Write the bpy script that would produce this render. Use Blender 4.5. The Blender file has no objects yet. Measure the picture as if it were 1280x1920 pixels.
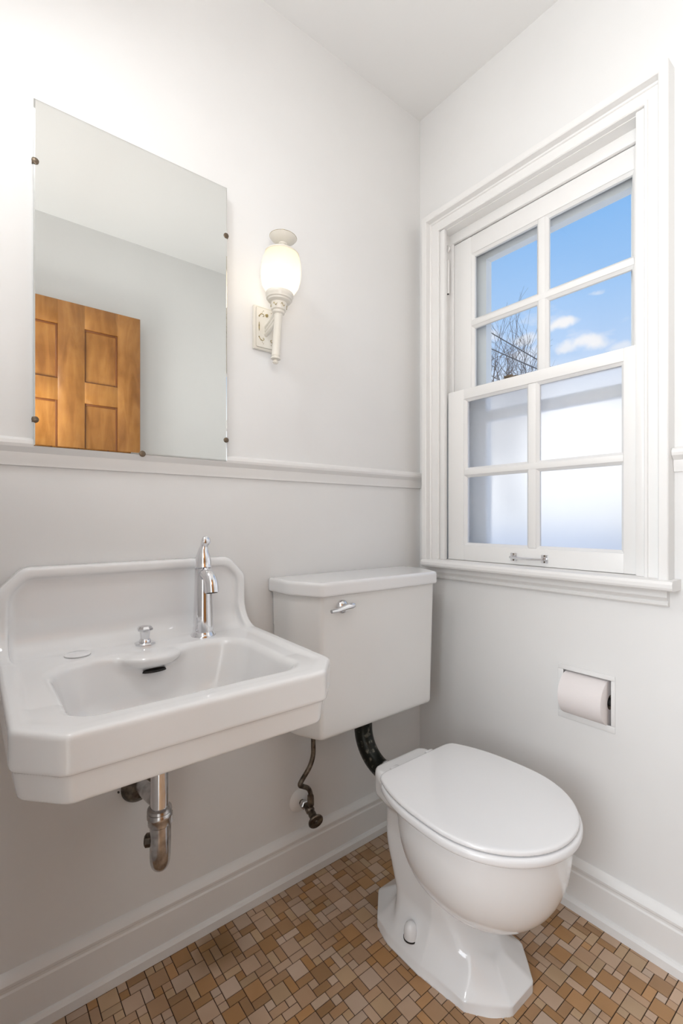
import bpy, bmesh, math, random
import numpy as np
from mathutils import Vector, Matrix
random.seed(7); rng = np.random.default_rng(7)
PI = math.pi
scene = bpy.context.scene
COL = scene.collection

# ---------------------------------------------------------------- camera, world, light, exposure
F = 882.7
YAW = math.atan2(1110.0, F)
CAM = Vector((-1.2623, -1.1388, 1.026))
cam_data = bpy.data.cameras.new('camera')
cam_data.sensor_fit = 'AUTO'; cam_data.sensor_width = 36.0
cam_data.lens = F / 1920.0 * 36.0
cam_data.shift_y = 12.0 / 1920.0
cam_data.clip_start = 0.02; cam_data.clip_end = 300
cam = bpy.data.objects.new('camera', cam_data); COL.objects.link(cam)
cam.location = CAM
_fw = Vector((math.cos(YAW), math.sin(YAW), 0))
cam.rotation_euler = _fw.to_track_quat('-Z', 'Y').to_euler()
scene.camera = cam

scene.view_settings.view_transform = 'Standard'
scene.view_settings.look = 'None'
scene.view_settings.gamma = 1.0
scene.view_settings.use_curve_mapping = False
scene.view_settings.exposure = 0.36

def build_world():
    w = bpy.data.worlds.new('sky'); scene.world = w; w.use_nodes = True
    nt = w.node_tree; N = nt.nodes; L = nt.links
    for n in list(N): N.remove(n)
    out = N.new('ShaderNodeOutputWorld'); bg = N.new('ShaderNodeBackground')
    L.new(bg.outputs[0], out.inputs[0]); bg.inputs[1].default_value = 0.84
    tc = N.new('ShaderNodeTexCoord'); sep = N.new('ShaderNodeSeparateXYZ')
    L.new(tc.outputs['Generated'], sep.inputs[0])
    ramp = N.new('ShaderNodeValToRGB'); L.new(sep.outputs['Z'], ramp.inputs[0])
    cr = ramp.color_ramp
    pts = [(0.0, (.98, 1.02, 1.08)), (.10, (1.3, 1.32, 1.36)), (.19, (1.3, 1.32, 1.36)), (.25, (.82, .88, 1.0)), (.30, (.50, .66, .92)), (.40, (.36, .58, .92)), (.52, (.21, .47, .88)), (1.0, (.07, .22, .62))]
    cr.elements[0].position = 0; cr.elements[0].color = pts[0][1] + (1,)
    cr.elements[1].position = 1; cr.elements[1].color = pts[-1][1] + (1,)
    for p, c in pts[1:-1]:
        e = cr.elements.new(p); e.color = c + (1,)
    # clouds: stretched noise over the whole sky plus a few cumulus puffs
    mp = N.new('ShaderNodeMapping'); L.new(tc.outputs['Generated'], mp.inputs[0]); mp.inputs['Scale'].default_value = (5, 5, 13)
    nz = N.new('ShaderNodeTexNoise'); L.new(mp.outputs[0], nz.inputs[0]); nz.inputs['Scale'].default_value = 1.1
    nz.inputs['Detail'].default_value = 6; nz.inputs['Roughness'].default_value = .55
    cl = N.new('ShaderNodeValToRGB'); L.new(nz.outputs[0], cl.inputs[0])
    cl.color_ramp.elements[0].position = .60; cl.color_ramp.elements[1].position = .80
    total = cl.outputs[0]
    nz2 = N.new('ShaderNodeTexNoise'); L.new(tc.outputs['Generated'], nz2.inputs[0]); nz2.inputs['Scale'].default_value = 26
    nz2.inputs['Detail'].default_value = 5
    dis = N.new('ShaderNodeVectorMath'); dis.operation = 'MULTIPLY_ADD'
    L.new(nz2.outputs['Color'], dis.inputs[0]); dis.inputs[1].default_value = (.05, .05, .034)
    L.new(tc.outputs['Generated'], dis.inputs[2])
    puffs = [((.838, .417, .352), .024, 1.), ((.872, .382, .314), .030, .95), ((.855, .41, .312), .024, .8),
             ((.812, .478, .334), .026, .7), ((.852, .357, .388), .012, .45), ((.785, .52, .343), .022, .6), ((.80, .47, .300), .03, .5), ((.892, .34, .30), .026, .6)]
    for d, r, a in puffs:
        v = Vector(d).normalized()
        sub = N.new('ShaderNodeVectorMath'); sub.operation = 'SUBTRACT'; L.new(dis.outputs[0], sub.inputs[0])
        sub.inputs[1].default_value = v + Vector((.025, .025, .017))
        sc = N.new('ShaderNodeVectorMath'); sc.operation = 'MULTIPLY'; L.new(sub.outputs[0], sc.inputs[0]); sc.inputs[1].default_value = (1, 1, 2.3)
        ln = N.new('ShaderNodeVectorMath'); ln.operation = 'LENGTH'; L.new(sc.outputs[0], ln.inputs[0])
        mr = N.new('ShaderNodeMapRange'); mr.interpolation_type = 'SMOOTHSTEP'; L.new(ln.outputs['Value'], mr.inputs[0])
        mr.inputs[1].default_value = r * .35; mr.inputs[2].default_value = r * 1.25; mr.inputs[3].default_value = a; mr.inputs[4].default_value = 0
        mx = N.new('ShaderNodeMath'); mx.operation = 'MAXIMUM'; L.new(total, mx.inputs[0]); L.new(mr.outputs[0], mx.inputs[1])
        total = mx.outputs[0]
    mix = N.new('ShaderNodeMixRGB'); L.new(total, mix.inputs[0]); L.new(ramp.outputs[0], mix.inputs[1]); mix.inputs[2].default_value = (.93, .91, .93, 1)
    L.new(mix.outputs[0], bg.inputs[0])
build_world()

def lamp(name, kind, loc, energy, color, size=None, size_y=None, target=None, shape=None):
    d = bpy.data.lights.new(name, kind); d.energy = energy; d.color = color
    if kind == 'AREA':
        d.shape = shape or 'RECTANGLE'; d.size = size
        if size_y: d.size_y = size_y
    elif size is not None and kind != 'SUN': d.shadow_soft_size = size
    elif kind == 'SUN': d.angle = size
    o = bpy.data.objects.new(name, d); COL.objects.link(o); o.location = loc
    if target is not None:
        o.rotation_euler = (Vector(target) - Vector(loc)).to_track_quat('-Z', 'Y').to_euler()
    return o
lamp('sun', 'SUN', (-10, 4, 20), 2.6, (1, .95, .88), .01, target=(4, 0, 0))
# unseen area lights added to brighten the room: hallway, left wall, ceiling bounce
lamp('hallway_fill', 'AREA', (-2.93, -1.05, 1.45), 45, (.93, .97, 1), 1.5, 1.7, target=(0, -.75, 1.25))  # added fill panel at a made-up hall opening, standing in for daylight
lamp('left_wall_fill', 'AREA', (-1.30, -.46, 2.12), 3.4, (.97, .985, 1), .26, target=(-.70, -.60, .5), shape='DISK')  # added fill for the sink side, no fixture on this wall
lamp('bounce_fill', 'AREA', (-1.205, -1.13, 1.30), 6.8, (1, .99, .975), .30, target=(-.98, -.86, 2.44), shape='DISK')  # added fill aimed up, imitates flash bounced off the ceiling

# ---------------------------------------------------------------- materials
def principled(name, color, rough=.5, metal=0., **kw):
    m = bpy.data.materials.new(name); m.use_nodes = True
    b = m.node_tree.nodes['Principled BSDF']
    b.inputs['Base Color'].default_value = tuple(color) + (1,)
    b.inputs['Roughness'].default_value = rough; b.inputs['Metallic'].default_value = metal
    for k, v in kw.items():
        b.inputs[k.replace('_', ' ')].default_value = v
    return m
def nodes(m): return m.node_tree.nodes, m.node_tree.links, m.node_tree.nodes['Principled BSDF']
def add_bump(m, scale, strength, dist=.001, detail=4, stretch=None):
    N, L, b = nodes(m)
    tc = N.new('ShaderNodeTexCoord'); nz = N.new('ShaderNodeTexNoise'); nz.inputs['Scale'].default_value = scale; nz.inputs['Detail'].default_value = detail
    if stretch:
        mp = N.new('ShaderNodeMapping'); mp.inputs['Scale'].default_value = stretch
        L.new(tc.outputs['Object'], mp.inputs[0]); L.new(mp.outputs[0], nz.inputs[0])
    else: L.new(tc.outputs['Object'], nz.inputs[0])
    bp = N.new('ShaderNodeBump'); bp.inputs['Strength'].default_value = strength; bp.inputs['Distance'].default_value = dist
    L.new(nz.outputs[0], bp.inputs['Height']); L.new(bp.outputs[0], b.inputs['Normal'])
    return m
def mottle(m, c1, c2, scale, lo=.4, hi=.65, detail=5, coords='Object', stretch=(1, 1, 1)):
    N, L, b = nodes(m)
    tc = N.new('ShaderNodeTexCoord'); mp = N.new('ShaderNodeMapping'); mp.inputs['Scale'].default_value = stretch
    nz = N.new('ShaderNodeTexNoise'); nz.inputs['Scale'].default_value = scale; nz.inputs['Detail'].default_value = detail
    cr = N.new('ShaderNodeValToRGB'); cr.color_ramp.elements[0].position = lo; cr.color_ramp.elements[1].position = hi
    cr.color_ramp.elements[0].color = tuple(c1) + (1,); cr.color_ramp.elements[1].color = tuple(c2) + (1,)
    L.new(tc.outputs[coords], mp.inputs[0]); L.new(mp.outputs[0], nz.inputs[0]); L.new(nz.outputs[0], cr.inputs[0]); L.new(cr.outputs[0], b.inputs['Base Color'])
    return m
M = {}
M['wall'] = add_bump(mottle(principled('wall_paint', (.80, .795, .785), .55), (.80, .795, .785), (.83, .825, .815), 2.2), 38, .22, .0012)
M['ceiling'] = add_bump(principled('ceiling_paint', (.83, .825, .815), .7), 30, .15, .001)
M['trim'] = add_bump(principled('trim_paint', (.845, .835, .82), .32), 22, .3, .001, 3, (1, 1, .35))
M['porcelain'] = principled('porcelain', (.87, .87, .872), .10, 0, Coat_Weight=.4, Coat_Roughness=.04)
M['tankporc'] = principled('tank_porcelain', (.85, .845, .83), .16, 0, Coat_Weight=.3, Coat_Roughness=.05)
M['seat'] = principled('seat_plastic', (.88, .88, .89), .14, 0, Coat_Weight=.3, Coat_Roughness=.04)
M['chrome'] = principled('chrome', (.78, .78, .80), .06, 1)
M['oldchrome'] = add_bump(mottle(principled('worn_chrome', (.5, .48, .46), .2, 1), (.36, .345, .34), (.62, .61, .61), 45, .35, .6), 60, .2, .0006)
M['brass'] = mottle(principled('tarnished_metal', (.12, .10, .08), .38, .85), (.075, .062, .05), (.22, .185, .15), 60)
M['black'] = principled('dark_opening', (.015, .013, .012), .6)
M['iron'] = principled('dark_clip', (.16, .125, .09), .4, .8)
M['gold'] = mottle(principled('gold_paint', (.52, .40, .16), .4, .6), (.25, .2, .1), (.62, .5, .22), 220)
M['ivory'] = principled('ivory_enamel', (.77, .735, .66), .35)
M['paper'] = add_bump(principled('tissue_paper', (.84, .79, .78), .95), 260, .3, .0006)
M['grout'] = mottle(principled('grout', (.05, .025, .012), .8), (.03, .015, .008), (.07, .038, .02), 30)
M['bark'] = principled('bark', (.10, .08, .075), .9)
M['cable'] = principled('cable', (.05, .055, .07), .7)
M['ground'] = mottle(principled('winter_ground', (.6, .6, .6), .9), (.52, .52, .52), (.66, .66, .67), .3)
M['storm'] = principled('storm_frame', (.80, .80, .80), .4)
M['mirror'] = principled('mirror_silver', (.80, .81, .79), .003, 1)
M['mirror_edge'] = principled('mirror_edge', (.30, .34, .31), .15)
M['hallfloor'] = principled('hall_carpet', (.55, .54, .52), .9)
M['hall'] = principled('hall_paint', (.8, .78, .75), .6)

def mirror_specks():
    m = M['mirror']; N, L, b = nodes(m)
    tc = N.new('ShaderNodeTexCoord'); vo = N.new('ShaderNodeTexVoronoi'); vo.inputs['Scale'].default_value = 24
    L.new(tc.outputs['Object'], vo.inputs['Vector'])
    nz = N.new('ShaderNodeTexNoise'); nz.inputs['Scale'].default_value = 5; L.new(tc.outputs['Object'], nz.inputs['Vector'])
    a = N.new('ShaderNodeMath'); a.operation = 'LESS_THAN'; L.new(vo.outputs['Distance'], a.inputs[0]); a.inputs[1].default_value = .035
    c = N.new('ShaderNodeMath'); c.operation = 'GREATER_THAN'; L.new(nz.outputs[0], c.inputs[0]); c.inputs[1].default_value = .64
    d = N.new('ShaderNodeMath'); d.operation = 'MULTIPLY'; L.new(a.outputs[0], d.inputs[0]); L.new(c.outputs[0], d.inputs[1])
    mx = N.new('ShaderNodeMixRGB'); L.new(d.outputs[0], mx.inputs[0]); mx.inputs[1].default_value = (.80, .81, .79, 1); mx.inputs[2].default_value = (.05, .05, .05, 1)
    L.new(mx.outputs[0], b.inputs['Base Color'])
mirror_specks()

def wood_material():
    m = principled('varnished_wood', (.4, .18, .05), .24, 0, Coat_Weight=.25, Coat_Roughness=.2); N, L, b = nodes(m)
    tc = N.new('ShaderNodeTexCoord'); mp = N.new('ShaderNodeMapping'); mp.inputs['Scale'].default_value = (9, 9, 1.6)
    nz = N.new('ShaderNodeTexNoise'); nz.inputs['Scale'].default_value = 2.6; nz.inputs['Detail'].default_value = 8; nz.inputs['Distortion'].default_value = 1.1
    L.new(tc.outputs['Object'], mp.inputs[0]); L.new(mp.outputs[0], nz.inputs[0])
    nz2 = N.new('ShaderNodeTexNoise'); nz2.inputs['Scale'].default_value = 5; nz2.inputs['Detail'].default_value = 6; L.new(tc.outputs['Object'], nz2.inputs[0])
    ad = N.new('ShaderNodeMath'); ad.operation = 'ADD'; L.new(nz.outputs[0], ad.inputs[0]); L.new(nz2.outputs[0], ad.inputs[1])
    hf = N.new('ShaderNodeMath'); hf.operation = 'MULTIPLY'; hf.inputs[1].default_value = .5; L.new(ad.outputs[0], hf.inputs[0])
    cr = N.new('ShaderNodeValToRGB'); L.new(hf.outputs[0], cr.inputs[0])
    cr.color_ramp.elements[0].position = .36; cr.color_ramp.elements[0].color = (.25, .092, .018, 1)
    cr.color_ramp.elements[1].position = .64; cr.color_ramp.elements[1].color = (.49, .22, .055, 1)
    L.new(cr.outputs[0], b.inputs['Base Color'])
    return m
M['wood'] = wood_material()
M['wood_dark'] = principled('wood_moulding', (.20, .07, .02), .35)

def glass_materials():
    m = bpy.data.materials.new('clear_glass'); m.use_nodes = True; N = m.node_tree.nodes; L = m.node_tree.links
    for n in list(N): N.remove(n)
    o = N.new('ShaderNodeOutputMaterial'); mx = N.new('ShaderNodeMixShader'); t = N.new('ShaderNodeBsdfTransparent'); g = N.new('ShaderNodeBsdfGlossy')
    fr = N.new('ShaderNodeFresnel'); fr.inputs[0].default_value = 1.35; g.inputs['Roughness'].default_value = .01; t.inputs[0].default_value = (.97, .98, .98, 1)
    L.new(fr.outputs[0], mx.inputs[0]); L.new(t.outputs[0], mx.inputs[1]); L.new(g.outputs[0], mx.inputs[2]); L.new(mx.outputs[0], o.inputs[0])
    M['glass'] = m
    m = bpy.data.materials.new('frosted_glass'); m.use_nodes = True; N = m.node_tree.nodes; L = m.node_tree.links
    for n in list(N): N.remove(n)
    o = N.new('ShaderNodeOutputMaterial'); mx = N.new('ShaderNodeMixShader'); t = N.new('ShaderNodeBsdfTranslucent'); g = N.new('ShaderNodeBsdfRefraction')
    g.inputs['Roughness'].default_value = .42; g.inputs['IOR'].default_value = 1.12; t.inputs[0].default_value = (1, 1, 1, 1)
    mx.inputs[0].default_value = .14
    gl = N.new('ShaderNodeBsdfGlossy'); gl.inputs['Roughness'].default_value = .3
    m2 = N.new('ShaderNodeMixShader'); m2.inputs[0].default_value = .02
    L.new(g.outputs[0], mx.inputs[1]); L.new(t.outputs[0], mx.inputs[2]); L.new(mx.outputs[0], m2.inputs[1]); L.new(gl.outputs[0], m2.inputs[2]); L.new(m2.outputs[0], o.inputs[0])
    M['frosted'] = m
    m = bpy.data.materials.new('shade_glass'); m.use_nodes = True; N = m.node_tree.nodes; L = m.node_tree.links
    for n in list(N): N.remove(n)
    o = N.new('ShaderNodeOutputMaterial'); mx = N.new('ShaderNodeMixShader'); t = N.new('ShaderNodeBsdfTranslucent'); tr = N.new('ShaderNodeBsdfTransparent')
    t.inputs[0].default_value = (.88, .86, .82, 1); mx.inputs[0].default_value = .30; tr.inputs[0].default_value = (.9, .88, .84, 1)
    L.new(t.outputs[0], mx.inputs[1]); L.new(tr.outputs[0], mx.inputs[2]); L.new(mx.outputs[0], o.inputs[0])
    M['shade'] = m
    m = bpy.data.materials.new('lit_bulb'); m.use_nodes = True; N = m.node_tree.nodes; L = m.node_tree.links
    for n in list(N): N.remove(n)
    o = N.new('ShaderNodeOutputMaterial'); e = N.new('ShaderNodeEmission'); e.inputs[0].default_value = (1, .90, .76, 1); e.inputs[1].default_value = 3.5
    L.new(e.outputs[0], o.inputs[0]); M['bulb'] = m
glass_materials()

def tile_material(name, mode):
    m = principled(name, (.5, .3, .2), .30, 0); N, L, b = nodes(m)
    if mode == 'object':
        src = N.new('ShaderNodeObjectInfo').outputs['Color']
    else:
        a = N.new('ShaderNodeAttribute'); a.attribute_name = 'tint'; src = a.outputs['Color']
    tc = N.new('ShaderNodeNewGeometry'); nz = N.new('ShaderNodeTexNoise'); nz.inputs['Scale'].default_value = 7; nz.inputs['Detail'].default_value = 3
    L.new(tc.outputs['Position'], nz.inputs[0])
    cr = N.new('ShaderNodeValToRGB'); L.new(nz.outputs[0], cr.inputs[0])
    cr.color_ramp.elements[0].position = .35; cr.color_ramp.elements[0].color = (.86, .84, .80, 1)
    cr.color_ramp.elements[1].position = .6; cr.color_ramp.elements[1].color = (1, 1, 1, 1)
    mx = N.new('ShaderNodeMixRGB'); mx.blend_type = 'MULTIPLY'; mx.inputs[0].default_value = 1
    L.new(src, mx.inputs[1]); L.new(cr.outputs[0], mx.inputs[2])
    # rusty stain beside the wall under the sink
    sub = N.new('ShaderNodeVectorMath'); sub.operation = 'DISTANCE'; L.new(tc.outputs['Position'], sub.inputs[0]); sub.inputs[1].default_value = (-.80, -.075, .003)
    mr = N.new('ShaderNodeMapRange'); mr.interpolation_type = 'SMOOTHSTEP'; L.new(sub.outputs['Value'], mr.inputs[0]); mr.inputs[1].default_value = .01; mr.inputs[2].default_value = .085; mr.inputs[3].default_value = .75; mr.inputs[4].default_value = 0
    m2 = N.new('ShaderNodeMixRGB'); L.new(mr.outputs[0], m2.inputs[0]); L.new(mx.outputs[0], m2.inputs[1]); m2.inputs[2].default_value = (.22, .115, .035, 1)
    L.new(m2.outputs[0], b.inputs['Base Color'])
    return m
M['tile'] = tile_material('floor_tile', 'object'); M['tile_stuff'] = tile_material('floor_tile_joined', 'attr')

# ---------------------------------------------------------------- helpers
def link_mesh(name, me, mat=None, parent=None, smooth=True):
    if mat is not None: me.materials.append(mat)
    if smooth and len(me.polygons): me.polygons.foreach_set('use_smooth', [True] * len(me.polygons))
    o = bpy.data.objects.new(name, me); COL.objects.link(o)
    if parent is not None: set_parent(o, parent)
    return o
def set_parent(o, p):
    o.parent = p
    bpy.context.view_layer.update()
    o.matrix_parent_inverse = p.matrix_world.inverted()
def obj(name, bm, mat, parent=None, smooth=True, sharp=35):
    me = bpy.data.meshes.new(name)
    bmesh.ops.recalc_face_normals(bm, faces=bm.faces[:])
    bm.to_mesh(me); bm.free()
    if smooth and sharp:
        o = link_mesh(name, me, mat, parent, True)
        try: me.set_sharp_from_angle(angle=math.radians(sharp))
        except Exception: pass
        return o
    return link_mesh(name, me, mat, parent, smooth)
def empty(name, loc, label=None, cat=None, group=None, kind=None):
    o = bpy.data.objects.new(name, None); COL.objects.link(o); o.location = loc; o.empty_display_size = .05
    bpy.context.view_layer.update()
    return tag(o, label, cat, group, kind)
def tag(o, label=None, cat=None, group=None, kind=None):
    if label: o['label'] = label
    if cat: o['category'] = cat
    if group: o['group'] = group
    if kind: o['kind'] = kind
    return o
def box(bm, lo, hi, bev=0., seg=2):
    lo = Vector(lo); hi = Vector(hi)
    c = (lo + hi) / 2; s = hi - lo
    r = bmesh.ops.create_cube(bm, size=1, matrix=Matrix.Translation(c) @ Matrix.Diagonal((abs(s.x), abs(s.y), abs(s.z), 1)))
    if bev > 0:
        es = set()
        for v in r['verts']:
            for e in v.link_edges: es.add(e)
        bmesh.ops.bevel(bm, geom=list(es), offset=bev, segments=seg, affect='EDGES', profile=.5)
    return bm
def bx(lo, hi, bev=0., seg=2):
    return box(bmesh.new(), lo, hi, bev, seg)
def lathe(bm, prof, n=40, mat=Matrix.Identity(4), caps=True):
    """prof: list of (r, z)"""
    rings = []
    for r, z in prof:
        rings.append([bm.verts.new(mat @ Vector((max(r, 1e-5) * math.cos(2 * PI * i / n), max(r, 1e-5) * math.sin(2 * PI * i / n), z))) for i in range(n)])
    for a, b in zip(rings[:-1], rings[1:]):
        for i in range(n):
            j = (i + 1) % n
            bm.faces.new((a[i], a[j], b[j], b[i]))
    if caps:
        bm.faces.new(rings[0][::-1]); bm.faces.new(rings[-1])
    return bm
def axis_mat(loc, direction):
    q = Vector(direction).normalized().to_track_quat('Z', 'Y')
    return Matrix.Translation(loc) @ q.to_matrix().to_4x4()
def catmull(pts, sub=8):
    P = [Vector(p) for p in pts]; P = [P[0] * 2 - P[1]] + P + [P[-1] * 2 - P[-2]]
    out = []
    for i in range(1, len(P) - 2):
        for k in range(sub):
            t = k / sub; a, b, c, d = P[i - 1], P[i], P[i + 1], P[i + 2]
            out.append(.5 * ((2 * b) + (c - a) * t + (2 * a - 5 * b + 4 * c - d) * t * t + (3 * b - a - 3 * c + d) * t ** 3))
    out.append(P[-2]); return out
def tube(bm, pts, rad, n=20, caps=True):
    pts = [Vector(p) for p in pts]
    if not hasattr(rad, '__len__'): rad = [rad] * len(pts)
    t0 = (pts[1] - pts[0]).normalized(); nrm = t0.orthogonal().normalized()
    rings = []
    for i, p in enumerate(pts):
        t = ((pts[min(i + 1, len(pts) - 1)] - pts[max(i - 1, 0)])).normalized()
        nrm = (nrm - t * nrm.dot(t)).normalized(); bn = t.cross(nrm)
        rings.append([bm.verts.new(p + (nrm * math.cos(2 * PI * k / n) + bn * math.sin(2 * PI * k / n)) * rad[i]) for k in range(n)])
    for a, b in zip(rings[:-1], rings[1:]):
        for i in range(n):
            j = (i + 1) % n; bm.faces.new((a[i], a[j], b[j], b[i]))
    if caps: bm.faces.new(rings[0][::-1]); bm.faces.new(rings[-1])
    return bm
def sweep_profile(bm, prof, a, b, out, up=(0, 0, 1), mitre_a=0., mitre_b=0.):
    """extrude a 2-D profile [(outward, up)] from a to b; mitre: shift of end along the run per unit of 'up' coordinate"""
    a = Vector(a); b = Vector(b); out = Vector(out); up = Vector(up); d = (b - a).normalized()
    A = [bm.verts.new(a + out * o + up * u + d * (mitre_a * u)) for o, u in prof]
    B = [bm.verts.new(b + out * o + up * u + d * (mitre_b * u)) for o, u in prof]
    n = len(prof)
    for i in range(n):
        j = (i + 1) % n; bm.faces.new((A[i], A[j], B[j], B[i]))
    bm.faces.new(A[::-1]); bm.faces.new(B)
    return bm

# --- signed distance modelling for glazed ceramics
def sdf_mesh(name, fn, lo, hi, h, mat, parent=None, newton=2, hard=None):
    lo = np.array(lo, float); hi = np.array(hi, float)
    n = np.ceil((hi - lo) / h).astype(int) + 1
    ax = [lo[i] + np.arange(n[i]) * h for i in range(3)]
    V = np.empty(n, dtype=np.float32)
    Y, Z = np.meshgrid(ax[1], ax[2], indexing='ij')
    step = max(1, int(2000000 // (n[1] * n[2])))
    for s in range(0, n[0], step):
        xs = ax[0][s:s + step]
        V[s:s + step] = fn(xs[:, None, None] + 0 * Y[None], Y[None] + 0 * xs[:, None, None], Z[None] + 0 * xs[:, None, None])
    S = V < 0
    c = S[:-1, :-1, :-1].astype(np.int8)
    cnt = np.zeros(tuple(n - 1), np.int8)
    for dx in (0, 1):
        for dy in (0, 1):
            for dz in (0, 1):
                cnt += S[dx:n[0] - 1 + dx, dy:n[1] - 1 + dy, dz:n[2] - 1 + dz]
    act = (cnt > 0) & (cnt < 8)
    idx = -np.ones(tuple(n - 1), np.int64); ids = np.argwhere(act); idx[act] = np.arange(len(ids))
    acc = np.zeros((len(ids), 3)); num = np.zeros(len(ids))
    I, J, K = ids[:, 0], ids[:, 1], ids[:, 2]
    for axis in range(3):
        o1, o2 = [a for a in range(3) if a != axis]
        for p in (0, 1):
            for q in (0, 1):
                off = [0, 0, 0]; off[o1] = p; off[o2] = q
                a = V[I + off[0], J + off[1], K + off[2]]
                off2 = list(off); off2[axis] = 1
                b = V[I + off2[0], J + off2[1], K + off2[2]]
                m = (a < 0) != (b < 0)
                t = np.where(m, a / np.where(a == b, 1, a - b), 0)
                pt = np.zeros((len(ids), 3)); pt[:, o1] = p; pt[:, o2] = q; pt[:, axis] = t
                acc[m] += pt[m]; num[m] += 1
    P = lo + (ids + acc / num[:, None]) * h
    e = h * .3
    for _ in range(newton):
        f = fn(P[:, 0], P[:, 1], P[:, 2])
        g = np.stack([fn(P[:, 0] + e, P[:, 1], P[:, 2]) - fn(P[:, 0] - e, P[:, 1], P[:, 2]),
                      fn(P[:, 0], P[:, 1] + e, P[:, 2]) - fn(P[:, 0], P[:, 1] - e, P[:, 2]),
                      fn(P[:, 0], P[:, 1], P[:, 2] + e) - fn(P[:, 0], P[:, 1], P[:, 2] - e)], 1) / (2 * e)
        g2 = np.maximum((g * g).sum(1), .2)
        P = P - np.clip(f / g2, -h * .5, h * .5)[:, None] * g
    quads = []
    for axis in range(3):
        o1, o2 = [a for a in range(3) if a != axis]
        sl = [slice(1, -1)] * 3; sl[axis] = slice(0, -1)
        sl2 = list(sl); sl2[axis] = slice(1, None)
        A = S[tuple(sl)]; B = S[tuple(sl2)]
        ch = np.argwhere(A != B)
        flip = A[ch[:, 0], ch[:, 1], ch[:, 2]]
        base = ch.copy(); base[:, o1] += 1; base[:, o2] += 1
        def at(d1, d2):
            q = base.copy(); q[:, o1] -= d1; q[:, o2] -= d2
            return idx[q[:, 0], q[:, 1], q[:, 2]]
        q = np.stack([at(1, 1), at(0, 1), at(0, 0), at(1, 0)], 1)
        if axis == 1: flip = ~flip
        q[~flip] = q[~flip][:, ::-1]
        quads.append(q)
    Q = np.concatenate(quads); Q = Q[(Q >= 0).all(1)]
    me = bpy.data.meshes.new(name)
    me.vertices.add(len(P)); me.vertices.foreach_set('co', P.astype(np.float32).ravel())
    me.loops.add(len(Q) * 4); me.loops.foreach_set('vertex_index', Q.astype(np.int32).ravel())
    me.polygons.add(len(Q)); me.polygons.foreach_set('loop_start', np.arange(len(Q), dtype=np.int32) * 4)
    me.update(calc_edges=True); me.validate()
    return link_mesh(name, me, mat, parent, True)
def smin(a, b, k):
    h = np.clip(.5 + .5 * (b - a) / k, 0, 1); return b * (1 - h) + a * h - k * h * (1 - h)
def smax(a, b, k): return -smin(-a, -b, k)
def runion(a, b, r):
    return np.maximum(r, np.minimum(a, b)) - np.hypot(np.maximum(r - a, 0), np.maximum(r - b, 0))

# ---------------------------------------------------------------- setting: floor
U = .0195
RX0, RX1, RY0, RY1 = -1.33, 0., -1.47, 0.
def proj(x, y, z):
    px = x - CAM.x; py = y - CAM.y; c, s = math.cos(YAW), math.sin(YAW)
    dep = px * c + py * s
    if dep < .05: return None
    return 640 + F * (px * s - py * c) / dep, 972 - F * (z - CAM.z) / dep, dep
PALETTE = [((.47, .285, .160), 3), ((.52, .335, .21), 4), ((.58, .405, .285), 4), ((.45, .245, .105), 3), ((.55, .375, .23), 3), ((.61, .455, .345), 3), ((.40, .23, .115), 2), ((.53, .295, .135), 1.5)]
def tint(size):
    cols = [c for c, w in PALETTE]; ws = [w for c, w in PALETTE]
    if size == 1: ws = [1, 2, 4, 1, 4, 4, .5, .6]
    c = random.choices(cols, ws)[0]; k = random.uniform(.9, 1.08)
    return tuple(min(1, v * k) for v in c)
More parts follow.
